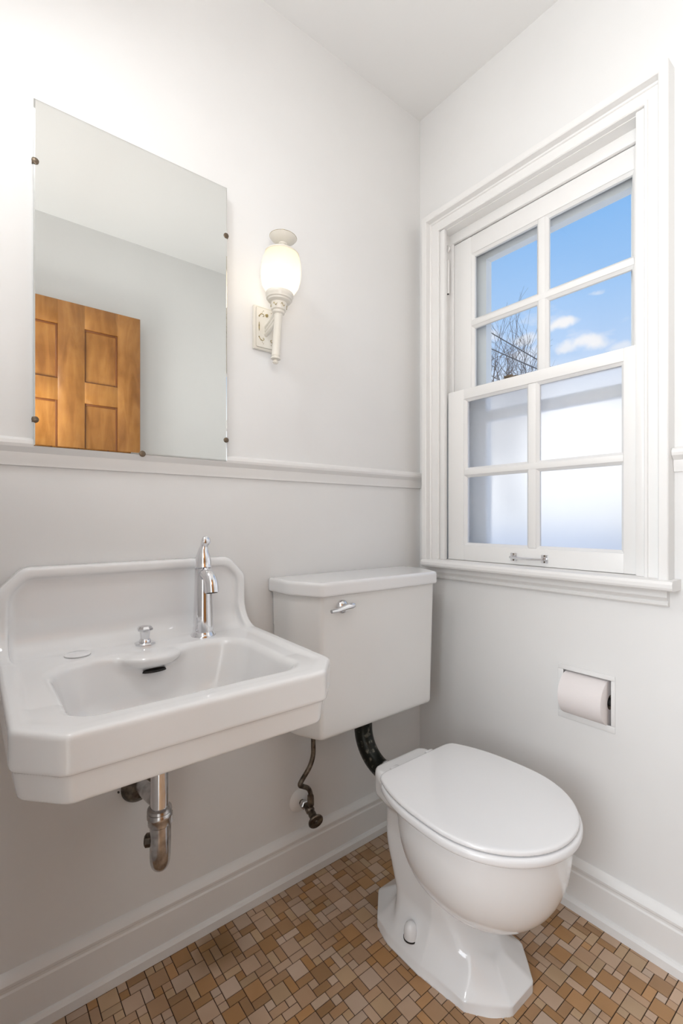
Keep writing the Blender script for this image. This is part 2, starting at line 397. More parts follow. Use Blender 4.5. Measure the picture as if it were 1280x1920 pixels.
def build_floor():
    fl = empty('floor', (-.66, -.71, 0), kind='structure')
    o = obj('grout', bx((RX0, RY0, -.06), (RX1, RY1, -.0004)), M['grout'], fl, smooth=False)
    nx = int((RX1 - RX0) / U) + 1; ny = int((RY1 - RY0) / U) + 1
    g = np.zeros((nx, ny), int); tiles = []
    cells = [(i, j) for i in range(nx) for j in range(ny)]
    def put(i, j, w, h):
        if i + w > nx or j + h > ny or g[i:i + w, j:j + h].any(): return False
        g[i:i + w, j:j + h] = 1; tiles.append((i, j, w, h)); return True
    # sheets of 8 x 8 units with a staggered pinwheel arrangement of big squares
    sheet = [(0, 0), (3, 1), (6, 2), (1, 3), (4, 4), (7, 5), (2, 6), (5, 7)]
    for a in range(-1, nx // 8 + 2):
        for b in range(-1, ny // 8 + 2):
            for (i, j) in sheet:
                ii, jj = a * 8 + i, b * 8 + j
                if random.random() < .10: continue
                if 0 <= ii < nx and 0 <= jj < ny: put(ii, jj, 2, 2)
    for (i, j) in cells:
        if g[i, j]: continue
        r = random.random()
        if r < .10 and put(i, j, 2, 2): continue
        r = random.random()
        if r < .36 and put(i, j, 2, 1): continue
        if r < .74 and put(i, j, 1, 2): continue
        if r < .80 and put(i, j, 2, 1): continue
        put(i, j, 1, 1)
    gap = .0017; meshes = {}
    def tile_bm(bm, x0, y0, x1, y1, top):
        b = .0007
        lo = [bm.verts.new(v) for v in ((x0, y0, -.0004), (x1, y0, -.0004), (x1, y1, -.0004), (x0, y1, -.0004))]
        mi = [bm.verts.new(v) for v in ((x0, y0, top - b), (x1, y0, top - b), (x1, y1, top - b), (x0, y1, top - b))]
        hi = [bm.verts.new(v) for v in ((x0 + b, y0 + b, top), (x1 - b, y0 + b, top), (x1 - b, y1 - b, top), (x0 + b, y1 - b, top))]
        for A, B in ((lo, mi), (mi, hi)):
            for k in range(4): bm.faces.new((A[k], A[(k + 1) % 4], B[(k + 1) % 4], B[k]))
        bm.faces.new(hi)
        return 9
    items = []
    for (i, j, w, h) in tiles:
        x0 = RX1 - .013 - i * U; y1 = RY1 - .007 - j * U   # grid starts at the corner
        xa, xb = x0 - w * U + gap, x0 - gap * 0
        ya, yb = y1 - h * U + gap, y1
        xa = max(xa, RX0); ya = max(ya, RY0); xb = min(xb, RX1); yb = min(yb, RY1)
        if xb - xa < .003 or yb - ya < .003: continue
        cx, cy = (xa + xb) / 2, (ya + yb) / 2
        p = proj(cx, cy, 0); area = 0
        if p and -10 < p[0] < 1290 and p[1] < 1930:
            area = (xb - xa) * (yb - ya) * F * F * (CAM.z / p[2]) / p[2] ** 2
            if -.455 < cx < -.235 and -.60 < cy < -.2: area = 0
        items.append((area, w, h, xa, xb, ya, yb))
    # border strip cut tiles along the two seen walls
    items.sort(key=lambda t: -t[0])
    bm = bmesh.new(); tl = []
    for k, (area, w, h, xa, xb, ya, yb) in enumerate(items):
        top = .0012 + random.uniform(-.00015, .00015); col = tint(w * h)
        if k < 300 and area > 0:
            key = (w, h, round(xb - xa, 4), round(yb - ya, 4))
            if key not in meshes:
                b2 = bmesh.new(); tile_bm(b2, -(xb - xa) / 2, -(yb - ya) / 2, (xb - xa) / 2, (yb - ya) / 2, .0012)
                me = bpy.data.meshes.new('tile'); bmesh.ops.recalc_face_normals(b2, faces=b2.faces[:]); b2.to_mesh(me); b2.free(); me.materials.append(M['tile']); meshes[key] = me
            o = bpy.data.objects.new('tile', meshes[key]); COL.objects.link(o); o.parent = fl
            o.location = ((xa + xb) / 2 - fl.location.x, (ya + yb) / 2 - fl.location.y, 0); o.color = col + (1,)
        else:
            tl += [col] * tile_bm(bm, xa, ya, xb, yb, top)
    me = bpy.data.meshes.new('tiles'); bmesh.ops.recalc_face_normals(bm, faces=bm.faces[:]); bm.to_mesh(me); bm.free()
    at = me.attributes.new('tint', 'FLOAT_COLOR', 'FACE')
    at.data.foreach_set('color', np.array([c + (1,) for c in tl], dtype=np.float32).ravel())
    o = link_mesh('tiles', me, M['tile_stuff'], fl, False); o['kind'] = 'stuff'
build_floor()

# ---------------------------------------------------------------- walls and ceiling
H = 2.44; WT = .15
OY0, OY1, OZ0, OZ1 = -.715, -.10, .872, 1.997     # window opening
PY0, PY1, PZ0, PZ1 = -.641, -.506, .494, .627      # paper holder niche
def wall_obj(name, boxes, mat='wall'):
    bm = bmesh.new()
    for lo, hi in boxes: box(bm, lo, hi)
    bmesh.ops.remove_doubles(bm, verts=bm.verts[:], dist=1e-5)
    return tag(obj(name, bm, M[mat], None, smooth=False), kind='structure')
wall_obj('wall_back', [((RX0 - .12, 0, -.06), (WT, .12, H + .1))])
def grid_wall():
    """window wall as one sheet of prisms around the window opening and the niche"""
    ys = [-1.59, OY0, PY0, PY1, OY1, 0]; zs = [-.06, PZ0, PZ1, OZ0, OZ1, H + .1]
    bm = bmesh.new()
    for a in range(5):
        for b in range(5):
            ya, yb, za, zb = ys[a], ys[a + 1], zs[b], zs[b + 1]
            cy, cz = (ya + yb) / 2, (za + zb) / 2
            if OY0 < cy < OY1 and OZ0 < cz < OZ1: continue
            if PY0 < cy < PY1 and PZ0 < cz < PZ1:
                box(bm, (.10, ya, za), (WT, yb, zb)); continue
            box(bm, (0, ya, za), (WT, yb, zb))
    bmesh.ops.remove_doubles(bm, verts=bm.verts[:], dist=1e-5)
    # drop faces shared by neighbouring blocks
    seen = {}
    for f in bm.faces[:]:
        k = tuple(sorted(v.index for v in f.verts)); seen.setdefault(k, []).append(f)
    bm.verts.index_update(); seen = {}
    for f in bm.faces[:]:
        seen.setdefault(tuple(sorted(v.index for v in f.verts)), []).append(f)
    kill = [f for fs in seen.values() if len(fs) > 1 for f in fs]
    bmesh.ops.delete(bm, geom=kill, context='FACES')
    return tag(obj('wall_right', bm, M['wall'], None, smooth=False), kind='structure')
grid_wall()
wall_obj('wall_front', [((RX0 - .12, -1.59, -.06), (0, RY0, H + .1))])
DY0, DY1, DZ = -1.335, -.735, 2.03
wall_obj('wall_left', [((RX0 - .12, DY1, -.06), (RX0, 0, H + .1)), ((RX0 - .12, RY0, -.06), (RX0, DY0, H + .1)), ((RX0 - .12, DY0, DZ), (RX0, DY1, H + .1))])
wall_obj('ceiling', [((RX0, RY0, H), (0, 0, H + .1))], 'ceiling')
# hallway beyond the open doorway, behind the camera
wall_obj('floor_hall', [((-2.97, -2.2, -.06), (RX0 - .0005, .6, -.0005))], 'hallfloor')
wall_obj('ceiling_hall', [((-2.97, -2.2, H), (RX0 - .12, .6, H + .1))], 'ceiling')
wall_obj('wall_hall', [((-3.09, -2.2, -.06), (-2.97, -1.85, H + .1)), ((-3.09, -.25, -.06), (-2.97, .6, H + .1)), ((-3.09, -1.85, -.06), (-2.97, -.25, .55)), ((-3.09, -1.85, 2.35), (-2.97, -.25, H + .1)),  # far-side opening made up for the hall fill light
                       ((-3.09, .6, -.06), (RX0 - .12, .72, H + .1)), ((-3.09, -2.32, -.06), (RX0 - .12, -2.2, H + .1)),
                       ((RX0 - .12, .12, -.06), (RX0 - .02, .6, H + .1)), ((RX0 - .12, -2.2, -.06), (RX0 - .02, -1.59, H + .1))], 'hall')
def doorway_trim():
    bm = bmesh.new(); x = RX0
    for s in (1,):
        box(bm, (x, DY1, 0), (x + .016, DY1 + .06, DZ + .06), .003)
        box(bm, (x, DY0 - .06, 0), (x + .016, DY0, DZ + .06), .003)
        box(bm, (x, DY0, DZ), (x + .016, DY1, DZ + .06), .003)
    tag(obj('trim_1', bm, M['trim']), kind='structure')
doorway_trim()
# low field under the ceiling rail has no other features; baseboards with cap and shoe
BASE = [(0, .0015), (.026, .0015), (.026, .022), (.021, .028), (.016, .030), (.016, .096), (.0135, .100), (.0135, .106), (.016, .109), (.0165, .115), (.012, .122), (.005, .129), (0, .131)]
def base(name, a, b, out):
    bm = sweep_profile(bmesh.new(), BASE, a, b, out)
    tag(obj(name, bm, M['trim'], None, True, 25), kind='structure')
base('baseboard_back', (RX0, 0, 0), (0, 0, 0), (0, -1, 0))
base('baseboard_right', (0, -.0262, 0), (0, RY0, 0), (-1, 0, 0))
base('baseboard_front', (-.0262, RY0, 0), (RX0, RY0, 0), (0, 1, 0))
base('baseboard_left', (RX0, -.0262, 0), (RX0, DY1 + .061, 0), (1, 0, 0))
RAIL = [(0, 1.132), (.006, 1.132), (.007, 1.140), (.009, 1.146), (.009, 1.158), (.016, 1.164), (.021, 1.168), (.023, 1.174), (.022, 1.181), (.017, 1.185), (.004, 1.187), (0, 1.189)]
def rail(name, a, b, out):
    tag(obj(name, sweep_profile(bmesh.new(), RAIL, a, b, out), M['trim'], None, True, 25), kind='structure')
rail('trim_2', (RX0, 0, 0), (0, 0, 0), (0, -1, 0))
rail('trim_3', (0, -.7715, 0), (0, RY0, 0), (-1, 0, 0))
rail('trim_4', (-.0232, RY0, 0), (RX0, RY0, 0), (0, 1, 0))

# ---------------------------------------------------------------- window
def build_window():
    W = empty('window_1', (0, -.41, .88), kind='structure')
    T = M['trim']
    # casing profile across its width u (0 inner, w outer): outward depth
    def casing_prof(w):
        return [(0, 0), (.017, 0), (.0195, .002), (.0195, .007), (.016, .009), (.016, w - .026), (.020, w - .0245), (.022, w - .021), (.040, w - .020), (.042, w - .018), (.042, w - .002), (.040, w), (0, w)]
    w = .056
    zb = .888; zt = 1.997
    prof = casing_prof(w)
    bm = bmesh.new()
    def seg(a, b, upv, ma, mb): sweep_profile(bm, prof, a, b, (-1, 0, 0), upv, ma, mb)
    seg((0, OY1, zb), (0, OY1, zt), (0, 1, 0), 0, 1); obj('side_casing', bm, T, W, True, 25)
    bm = bmesh.new(); seg((0, OY0, zb), (0, OY0, zt), (0, -1, 0), 0, 1); obj('side_casing', bm, T, W, True, 25)
    bm = bmesh.new(); seg((0, OY1, zt), (0, OY0, zt), (0, 0, 1), -1, 1); obj('head_casing', bm, T, W, True, 25)
    # jambs and head
    bm = bmesh.new()
    box(bm, (0, OY1 - .002, OZ0), (WT + .02, OY1 + .012, OZ1)); box(bm, (0, OY0 - .012, OZ0), (WT + .02, OY0 + .002, OZ1)); box(bm, (0, OY0, OZ1 - .002), (WT + .02, OY1, OZ1 + .012))
    obj('jamb', bm, T, W, False)
    for s, y in ((-1, OY1), (1, OY0)):                      # inside stops
        lo, hi = sorted((y, y + s * .020))
        obj('stop_bead', bx((-.013, lo, zb), (.003, hi, zt - .001), .003), T, W)
    for s, y in ((-1, OY1), (1, OY0)):                      # parting beads
        lo, hi = sorted((y, y + s * .017)); obj('parting_bead', bx((.0375, lo, .888), (.0455, hi, 1.965), .0015), T, W)
    obj('head_stop', bx((.036, OY0, 1.963), (.050, OY1, zt), .002), T, W)
    # stool with rounded nose, apron
    ST = [(-.06, .864), (.050, .864), (.056, .867), (.0585, .872), (.0585, .880), (.055, .886), (.050, .888), (-.06, .889)]
    bm = sweep_profile(bmesh.new(), ST, (0, -.0555, 0), (0, -.7835, 0), (-1, 0, 0))
    for v in bm.verts:                                       # horns end at the wall plane
        if v.co.x > 0 and (v.co.y > OY1 or v.co.y < OY0): v.co.x = v.co.x
    obj('stool', bm, T, W, True, 25)
    AP = [(0, .8235), (.010, .8235), (.013, .827), (.013, .832), (.010, .835), (.012, .838), (.017, .842), (.020, .846), (.020, .8635), (0, .8635)]
    obj('apron', sweep_profile(bmesh.new(), AP, (0, -.072, 0), (0, -.762, 0), (-1, 0, 0)), T, W, True, 25)
    # sashes
    def sash(name, xf, xt, y0, y1, z0, z1, gy0, gy1, gz0, gz1, mu, mz, glass, gx):
        root = empty(name, (xf, (y0 + y1) / 2, z0)); set_parent(root, W)
        bm = bmesh.new(); b = .0025
        box(bm, (xf, y0, z0), (xt, gy0, z1), b); box(bm, (xf, gy1, z0), (xt, y1, z1), b)
        box(bm, (xf + .0003, gy0 - .001, z0), (xt, gy1 + .001, gz0), b); box(bm, (xf + .0003, gy0 - .001, gz1), (xt, gy1 + .001, z1), b)
        obj('sash_frame', bm, T, root, True, 30)
        bm = bmesh.new(); d = .010; e = .007                  # sticking around every light
        for (a0, a1) in ((gy0, mu[0]), (mu[1], gy1)):
            for (c0, c1) in ((gz0, mz[0]), (mz[1], gz1)):
                for s, y in ((1, a0), (-1, a1)):
                    vs = [(xf + .003, y), (xf + d, y + s * e), (xf + .018, y + s * e), (xf + .018, y)]
                    A = [bm.verts.new((p, q, c0)) for p, q in vs]; B = [bm.verts.new((p, q, c1)) for p, q in vs]
                    for i in range(4): bm.faces.new((A[i], A[(i + 1) % 4], B[(i + 1) % 4], B[i]))
                for s, z in ((1, c0), (-1, c1)):
                    vs = [(xf + .003, z), (xf + d, z + s * e), (xf + .018, z + s * e), (xf + .018, z)]
                    A = [bm.verts.new((p, a0, q)) for p, q in vs]; B = [bm.verts.new((p, a1, q)) for p, q in vs]
                    for i in range(4): bm.faces.new((A[i], A[(i + 1) % 4], B[(i + 1) % 4], B[i]))
        obj('sticking', bm, T, root, False)
        obj('muntin', bx((xf + .002, mu[0], gz0), (xt - .004, mu[1], gz1), .002), T, root)
        obj('muntin', bx((xf + .001, gy0, mz[0]), (xt - .005, gy1, mz[1]), .002), T, root)
        for (a0, a1) in ((gy0, mu[0]), (mu[1], gy1)):
            for (c0, c1) in ((gz0, mz[0]), (mz[1], gz1)):
                p = obj('pane', bx((gx, a0 + .001, c0 + .001), (gx + .003, a1 - .001, c1 - .001)), M[glass], root, False)
        return root
    lo = sash('lower_sash', .004, .036, -.712, -.122, .8895, 1.447, -.662, -.186, .940, 1.414, (-.4335, -.4095), (1.1665, 1.184), 'frosted', .020)
    up = sash('upper_sash', .046, .078, -.705, -.112, 1.420, 1.962, -.671, -.184, 1.455, 1.903, (-.4385, -.4165), (1.664, 1.682), 'glass', .062)
    # storm window outside
    st = empty('storm_window', (.12, -.41, .88)); set_parent(st, W)
    bm = bmesh.new()
    box(bm, (.10, OY0, .875), (.13, -.645, OZ1)); box(bm, (.10, -.205, .875), (.13, OY1, OZ1)); box(bm, (.10, -.645, 1.895), (.13, -.205, OZ1))
    box(bm, (.10, -.645, .875), (.13, -.205, .915)); box(bm, (.10, -.645, 1.352), (.125, -.205, 1.385))
    obj('storm_frame', bm, M['storm'], st, False)
    # sash lift: a small chromed bar pull
    r = empty('sash_lift', (.004, -.413, .911)); set_parent(r, W)
    for y in (-.366, -.461):
        obj('mounting_plate', bx((.001, y - .010, .900), (.0042, y + .010, .924), .001), M['chrome'], r)
        obj('post', lathe(bmesh.new(), [(.0055, 0), (.0045, .004), (.0035, .010), (.004, .0155)], 16, axis_mat((.003, y, .912), (-1, 0, 0))), M['chrome'], r)
        for z in (.9035, .9205): obj('screw', lathe(bmesh.new(), [(.0028, 0), (.0022, .0012), (.0004, .0016)], 10, axis_mat((.0012, y, z), (-1, 0, 0))), M['iron'], r)
    obj('bar', tube(bmesh.new(), catmull([(-.012, -.362, .912), (-.0145, -.39, .9105), (-.0155, -.413, .910), (-.0145, -.44, .9105), (-.012, -.465, .912)]), .0036, 12), M['chrome'], r)
    # sash lock on the meeting rail
    r = empty('sash_lock', (.02, -.40, 1.447)); set_parent(r, W)
    obj('lock_base', bx((.010, -.37, 1.4465), (.034, -.33, 1.452), .0015), M['iron'], r)
    obj('lever', tube(bmesh.new(), catmull([(.022, -.350, 1.454), (.021, -.342, 1.4555), (.019, -.333, 1.4560), (.017, -.325, 1.4550)]), [.006] * 8 + [.0045] * 8 + [.0035] * 9, 10), M['iron'], r)
    # painted-over pulley in the left jamb channel
    r = empty('sash_pulley', (.02, OY1, 1.93)); set_parent(r, W)
    obj('pulley_plate', bx((.010, -.1035, 1.885), (.030, -.1015, 1.965), .001), T, r)
    obj('wheel', lathe(bmesh.new(), [(.004, -.003), (.011, -.003), (.009, 0), (.011, .003), (.004, .003)], 20, axis_mat((.020, -.105, 1.945), (1, 0, 0))), T, r)
    obj('cord_sleeve', lathe(bmesh.new(), [(.0052, 0), (.0062, .004), (.0062, .105), (.004, .115)], 14, axis_mat((.019, -.109, 1.79), (0, 0, 1))), T, r)
    obj('sleeve_mouth', lathe(bmesh.new(), [(.0046, 0), (.0046, .0015)], 14, axis_mat((.019, -.109, 1.7893), (0, 0, 1))), M['black'], r)
build_window()
obj_ground = tag(obj('ground', bx((2, -90, -3.2), (180, 90, -3.0)), M['ground'], None, False), kind='structure')

# ---------------------------------------------------------------- door (seen in the mirror), folded back on the front wall
def build_door():
    x0, x1 = -1.19, -.579; yf = -1.400; yb = -1.435; z1 = 2.028; z0 = .012
    D = empty('door_1', (x0, yb, 0), kind='structure')
    cols = [(-1.083, -.938), (-.828, -.684)]; rows = [(1.667, 1.918), (.93, 1.568), (.23, .76)]
    xs = [x0, cols[0][0], cols[0][1], cols[1][0], cols[1][1], x1]; zs = [z0, rows[2][0], rows[2][1], rows[1][0], rows[1][1], rows[0][0], rows[0][1], z1]
    for i in (0, 2, 4): obj('stile', bx((xs[i], yb, z0 if i != 2 else z0 + .0), (xs[i + 1], yf, z1), .0012), M['wood'], D)
    for k in (0, 2, 4, 6):
        for c in (0, 1):
            obj('rail', bx((cols[c][0] - .0005, yb + .0004, zs[k]), (cols[c][1] + .0005, yf - .0004, zs[k + 1]), .0010), M['wood'], D)
    for (a, b) in cols:
        for (c, d) in rows:
            p = obj('panel', bx((a, yb + .010, c), (b, yf - .009, d)), M['wood'], D)
            bm = bmesh.new()
            for (lo, hi) in (((a, c), (a + .005, d)), ((b - .009, c), (b, d)), ((a + .005, c), (b - .009, c + .005)), ((a + .005, d - .009), (b - .009, d))):
                box(bm, (lo[0], yf - .0125, lo[1]), (hi[0], yf - .0045, hi[1]), .001)
            obj('panel_moulding', bm, M['wood_dark'], p)
    k = obj('knob', lathe(bmesh.new(), [(.024, 0), (.024, .004), (.010, .006), (.009, .028), (.020, .036), (.027, .048), (.024, .060), (.010, .066)], 28, axis_mat((-.625, yf, .94), (0, 1, 0))), M['iron'], D)
    for z in (.25, 1.75): obj('hinge', lathe(bmesh.new(), [(.006, 0), (.006, .09)], 12, axis_mat((x0 - .004, yb + .004, z), (0, 0, 1))), M['iron'], D)
build_door()
# ---------------------------------------------------------------- mirror
def build_mirror():
    x0, x1, z0, z1 = -1.1585, -.747, 1.171, 1.8625; yf = -.0255
    R = empty('wall_mirror', (-.953, -.012, z0), 'frameless rectangular mirror clipped to the wall above the sink', 'mirror')
    bm = bx((x0, yf + .0008, z0), (x1, -.0195, z1)); obj('glass_edge', bm, M['mirror_edge'], R, False)
    bm = bmesh.new(); b = .0025
    vs = [bm.verts.new(v) for v in ((x0 + b, yf, z0 + b), (x1 - b, yf, z0 + b), (x1 - b, yf, z1 - b), (x0 + b, yf, z1 - b))]
    vo = [bm.verts.new(v) for v in ((x0, yf + .0008, z0), (x1, yf + .0008, z0), (x1, yf + .0008, z1), (x0, yf + .0008, z1))]
    bm.faces.new(vs)
    for i in range(4): bm.faces.new((vo[i], vo[(i + 1) % 4], vs[(i + 1) % 4], vs[i]))
    obj('silvered_glass', bm, M['mirror'], R, False)
    bm = bx((x0 + .002, -.0195, 1.190), (x1 - .002, -.0005, z1 - .004)); box(bm, (x0 + .002, -.0195, 1.172), (x1 - .002, -.0235 + .0000, 1.1895)) if False else None
    obj('backing_board', bm, M['trim'], R, False)
    clips = [(x0, 1.738, -1), (x0, 1.223, -1), (x1, 1.741, 1), (x1, 1.224, 1)]
    for x, z, s in clips:
        g = bmesh.new()
        lathe(g, [(.0065, 0), (.0065, .0010), (.005, .0020), (.001, .0024)], 18, axis_mat((x - s * .0025, yf - .0003, z), (0, -1, 0)))
        lo, hi = sorted((x + s * .0003, x + s * .003)); box(g, (lo, yf - .001, z - .005), (hi, -.0195, z + .005), .0005)
        obj('mirror_clip', g, M['iron'], R)
    g = bmesh.new(); lathe(g, [(.0070, 0), (.0070, .0010), (.005, .0020), (.001, .0024)], 18, axis_mat((-.952, yf - .0003, z0 + .001), (0, -1, 0))); obj('mirror_clip', g, M['iron'], R)
build_mirror()

# ---------------------------------------------------------------- sconce
def build_sconce():
    R = empty('wall_sconce', (-.633, 0, 1.54), 'cream torch shaped wall lamp with lit frosted glass shade beside mirror', 'lamp')
    I = M['ivory']
    bm = bx((-.664, -.012, 1.481), (-.588, -.0003, 1.598), .003); box(bm, (-.659, -.016, 1.486), (-.593, -.012, 1.593), .003)
    pl = obj('backplate', bm, I, R)
    # gilt scrolls on the plate
    g = bmesh.new(); cx, cz, y = -.626, 1.540, -.0165
    for sx in (-1, 1):
        for sz in (-1, 1):
            pts = []
            for k in range(15):
                t = k / 14; a = t * 4.4; r = .010 * (1 - .75 * t)
                pts.append((cx + sx * (.021 + r * math.cos(a) - .006), y, cz + sz * (.026 + r * math.sin(a) + .006 * t)))
            tube(g, pts, [.0011 * (1 - .4 * k / 14) for k in range(15)], 6)
            for k in range(5):
                lathe(g, [(.0012, 0), (.0003, .001)], 6, axis_mat((cx + sx * (.012 + .0035 * k), y, cz + sz * (.044 - .004 * k)), (0, -1, 0)))
        tube(g, [(cx + sx * .025, y, cz - .012 + .024 * k / 6) for k in range(7)], [.0005, .001, .0014, .0016, .0014, .001, .0005], 6)
    obj('gilt_scroll', g, M['gold'], pl)
    obj('plate_screw', lathe(bmesh.new(), [(.0045, 0), (.004, .003), (.001, .004)], 14, axis_mat((-.628, -.016, 1.574), (0, -1, 0))), M['gold'], pl)
    # torch axis
    a = Vector((-.6465, -.093, 1.420)); b = Vector((-.6275, -.103, 1.768)); d = (b - a).normalized()
    m = axis_mat(a, d)
    for k, dz in enumerate((-.010, .0, .010)):             # three-rod bracket
        obj('bracket_arm', tube(bmesh.new(), catmull([(-.630, -.014, 1.531 + dz * 1.0), (-.634, -.045, 1.536 + dz * 1.05), (-.639, -.088, 1.546 + dz * 1.15)]), .0052, 14), I, R)
    st = [(.0005, 0), (.0055, .0008), (.0078, .004), (.0066, .008), (.0042, .0095), (.0050, .0105), (.0125, .0125), (.0128, .0155), (.0100, .0175), (.0094, .019), (.0108, .021), (.0108, .024), (.0106, .025),
          (.0100, .122), (.0108, .124), (.0108, .127), (.0155, .130), (.0165, .1325), (.0150, .135), (.0150, .136), (.0188, .138), (.0180, .140)]
    obj('stem', lathe(bmesh.new(), st, 32, m), I, R)
    cu = [(.0180, .139), (.0190, .141), (.0205, .152), (.0205, .156), (.0240, .157), (.0290, .160), (.0300, .163), (.0330, .165), (.0335, .170), (.0350, .172), (.0355, .179), (.0345, .181), (.030, .1815), (.0285, .178), (.012, .176)]
    c = obj('shade_cup', lathe(bmesh.new(), cu, 40, m), I, R)
    g = bmesh.new()
    for q in range(6):                                       # gilt flourish round the cup neck
        a0 = q * PI / 3 + .2
        pts = [m @ Vector(((.0203) * math.cos(a0 + .42 * t), .0203 * math.sin(a0 + .42 * t), .147 + .0035 * math.sin(t * 5))) for t in np.linspace(0, 1.4, 9)]
        tube(g, pts, [.0004, .0009, .0011, .0009, .0006, .0009, .0010, .0006, .0003], 6)
    obj('gilt_flourish', g, M['gold'], c)
    sh = [(.0300, .182), (.0400, .189), (.0475, .202), (.0510, .220), (.0518, .236), (.0505, .252), (.0475, .267), (.0425, .281),
          (.0410, .2805), (.046, .2665), (.049, .2515), (.0503, .236), (.0495, .220), (.046, .203), (.0388, .1905), (.0290, .1835)]
    obj('glass_shade', lathe(bmesh.new(), sh, 48, m, caps=False), M['shade'], R)
    obj('shade_rim', lathe(bmesh.new(), [(.0405, .2800), (.0438, .2800), (.0440, .2825), (.040, .2855), (.030, .2895), (.012, .2935), (.0090, .2950), (.0090, .2835), (.034, .2820)], 40, m), I, R)
    cp = [(.0085, .2940), (.0100, .2950), (.0085, .2975), (.0078, .3060), (.0105, .3075), (.0110, .3100), (.0170, .3120), (.0250, .3160), (.0310, .3205), (.0345, .3250), (.033, .3262), (.012, .3300), (.0065, .3320), (.0060, .3370), (.0075, .3400), (.0065, .3440), (.0035, .3465), (.001, .3470)]
    obj('cap', lathe(bmesh.new(), cp, 40, m), I, R)
    obj('cap_edge', lathe(bmesh.new(), [(.0343, .3248), (.0351, .3256), (.0337, .3266), (.032, .3262)], 40, m, caps=False), M['gold'], R)
    obj('bulb', lathe(bmesh.new(), [(.010, .178), (.012, .190), (.019, .205), (.0235, .223), (.021, .240), (.012, .250), (.001, .2525)], 28, m), M['bulb'], R)
    p = m @ Vector((0, 0, .228))
    l = lamp('bulb_light', 'POINT', p, .17, (1, .86, .68), .032); l.parent = None
build_sconce()

# ---------------------------------------------------------------- sink
SX = -.961
def sink_fn(x, y, z):
    u = np.abs(x - SX); v = -y
    def plan(off):     # chamfered rectangle, v from wall
        a = u - (.2625 - off); b = v - (.457 - off)
        c = (u * .735 + v * .678) - (.2625 * .735 + .395 * .678 - off)
        return smax(smax(a, b, .008), c, .008)
    top = (z - (.7620 - .0235 * v)) * .9997
    side = runion(v - .036, top, .062)                       # wall-to-deck profile
    # splash outline: chamfered top corners
    sp = smax(smax(z - .929, u - .2625, .008), (u * .72 + (z) * .694) - (.2625 * .72 + .881 * .694), .01)
    # apron bands below
    band1 = np.maximum(plan(0) , -(z - .704))
    inset = .006 + (.697 - z) * .16
    band2 = np.maximum(plan(0) + inset, z - .706)
    band2 = smax(band2, -(z - .654), .006)
    band1 = smax(plan(0), .697 - z, .005)
    outer = smin(band1, band2, .003)
    # splash backs onto the wall, tapering upward
    d = smax(outer, side, .008)
    d = smax(d, sp, .010)
    # bowl underside
    und = np.sqrt((u / .205) ** 2 + ((v - .235) / .175) ** 2 + ((z - .70) / .093) ** 2) - 1
    d = smin(d, und * .09, .012)
    d = np.maximum(d, -(v - .001))
    # recessed field inside the raised rim (deck and splash face)
    ins = smax(smax(u - .240, v - .436, .01), (u * .735 + v * .678) - (.2625 * .735 + .395 * .678 - .022), .01)
    ins = smax(ins, smax(z - .909, (u * .72 + z * .694) - (.2625 * .72 + .881 * .694 - .019), .01), .012)
    prof = -(runion(v - .0245, top + .0085 * np.clip((.425 - v) / .10, 0, 1) - .003, .045))
    slope = smax(prof, ins, .015)
    d = smax(d, -slope, .006)
    # basin
    dep = np.clip((.752 - z), -.02, .2)
    t = dep * .30
    hu = .190 - t; v0 = .128 + t * .55; v1 = .404 - t * .5
    bc = smax(smax(u - hu, v0 - v, .03), v - v1, .03)
    bc = smax(bc, (u * .66 - v * .75) - (hu * .66 - (v0 + .036) * .75), .03)
    bc = smax(bc, (u * .70 + v * .70) - (hu * .70 + (v1 - .022) * .70), .02)
    bc = smax(bc, .628 + .03 * (v - .18) * 0 - z + .25 * 0 * u, .05)
    # overflow lip pushes out of the back wall
    lip = np.sqrt((u / .064) ** 2 + ((v - .116) / .053) ** 2 + ((z - .742) / .027) ** 2) - 1
    bas = smax(bc, -lip * .027, .014)
    d = smax(d, -bas, .013)
    # overflow slot under the lip
    slot = np.sqrt((u / .027) ** 2 + ((v - .150) / .022) ** 2 + ((z - .7145) / .0085) ** 2) - 1
    d = np.maximum(d, -slot * .0085)
    return d
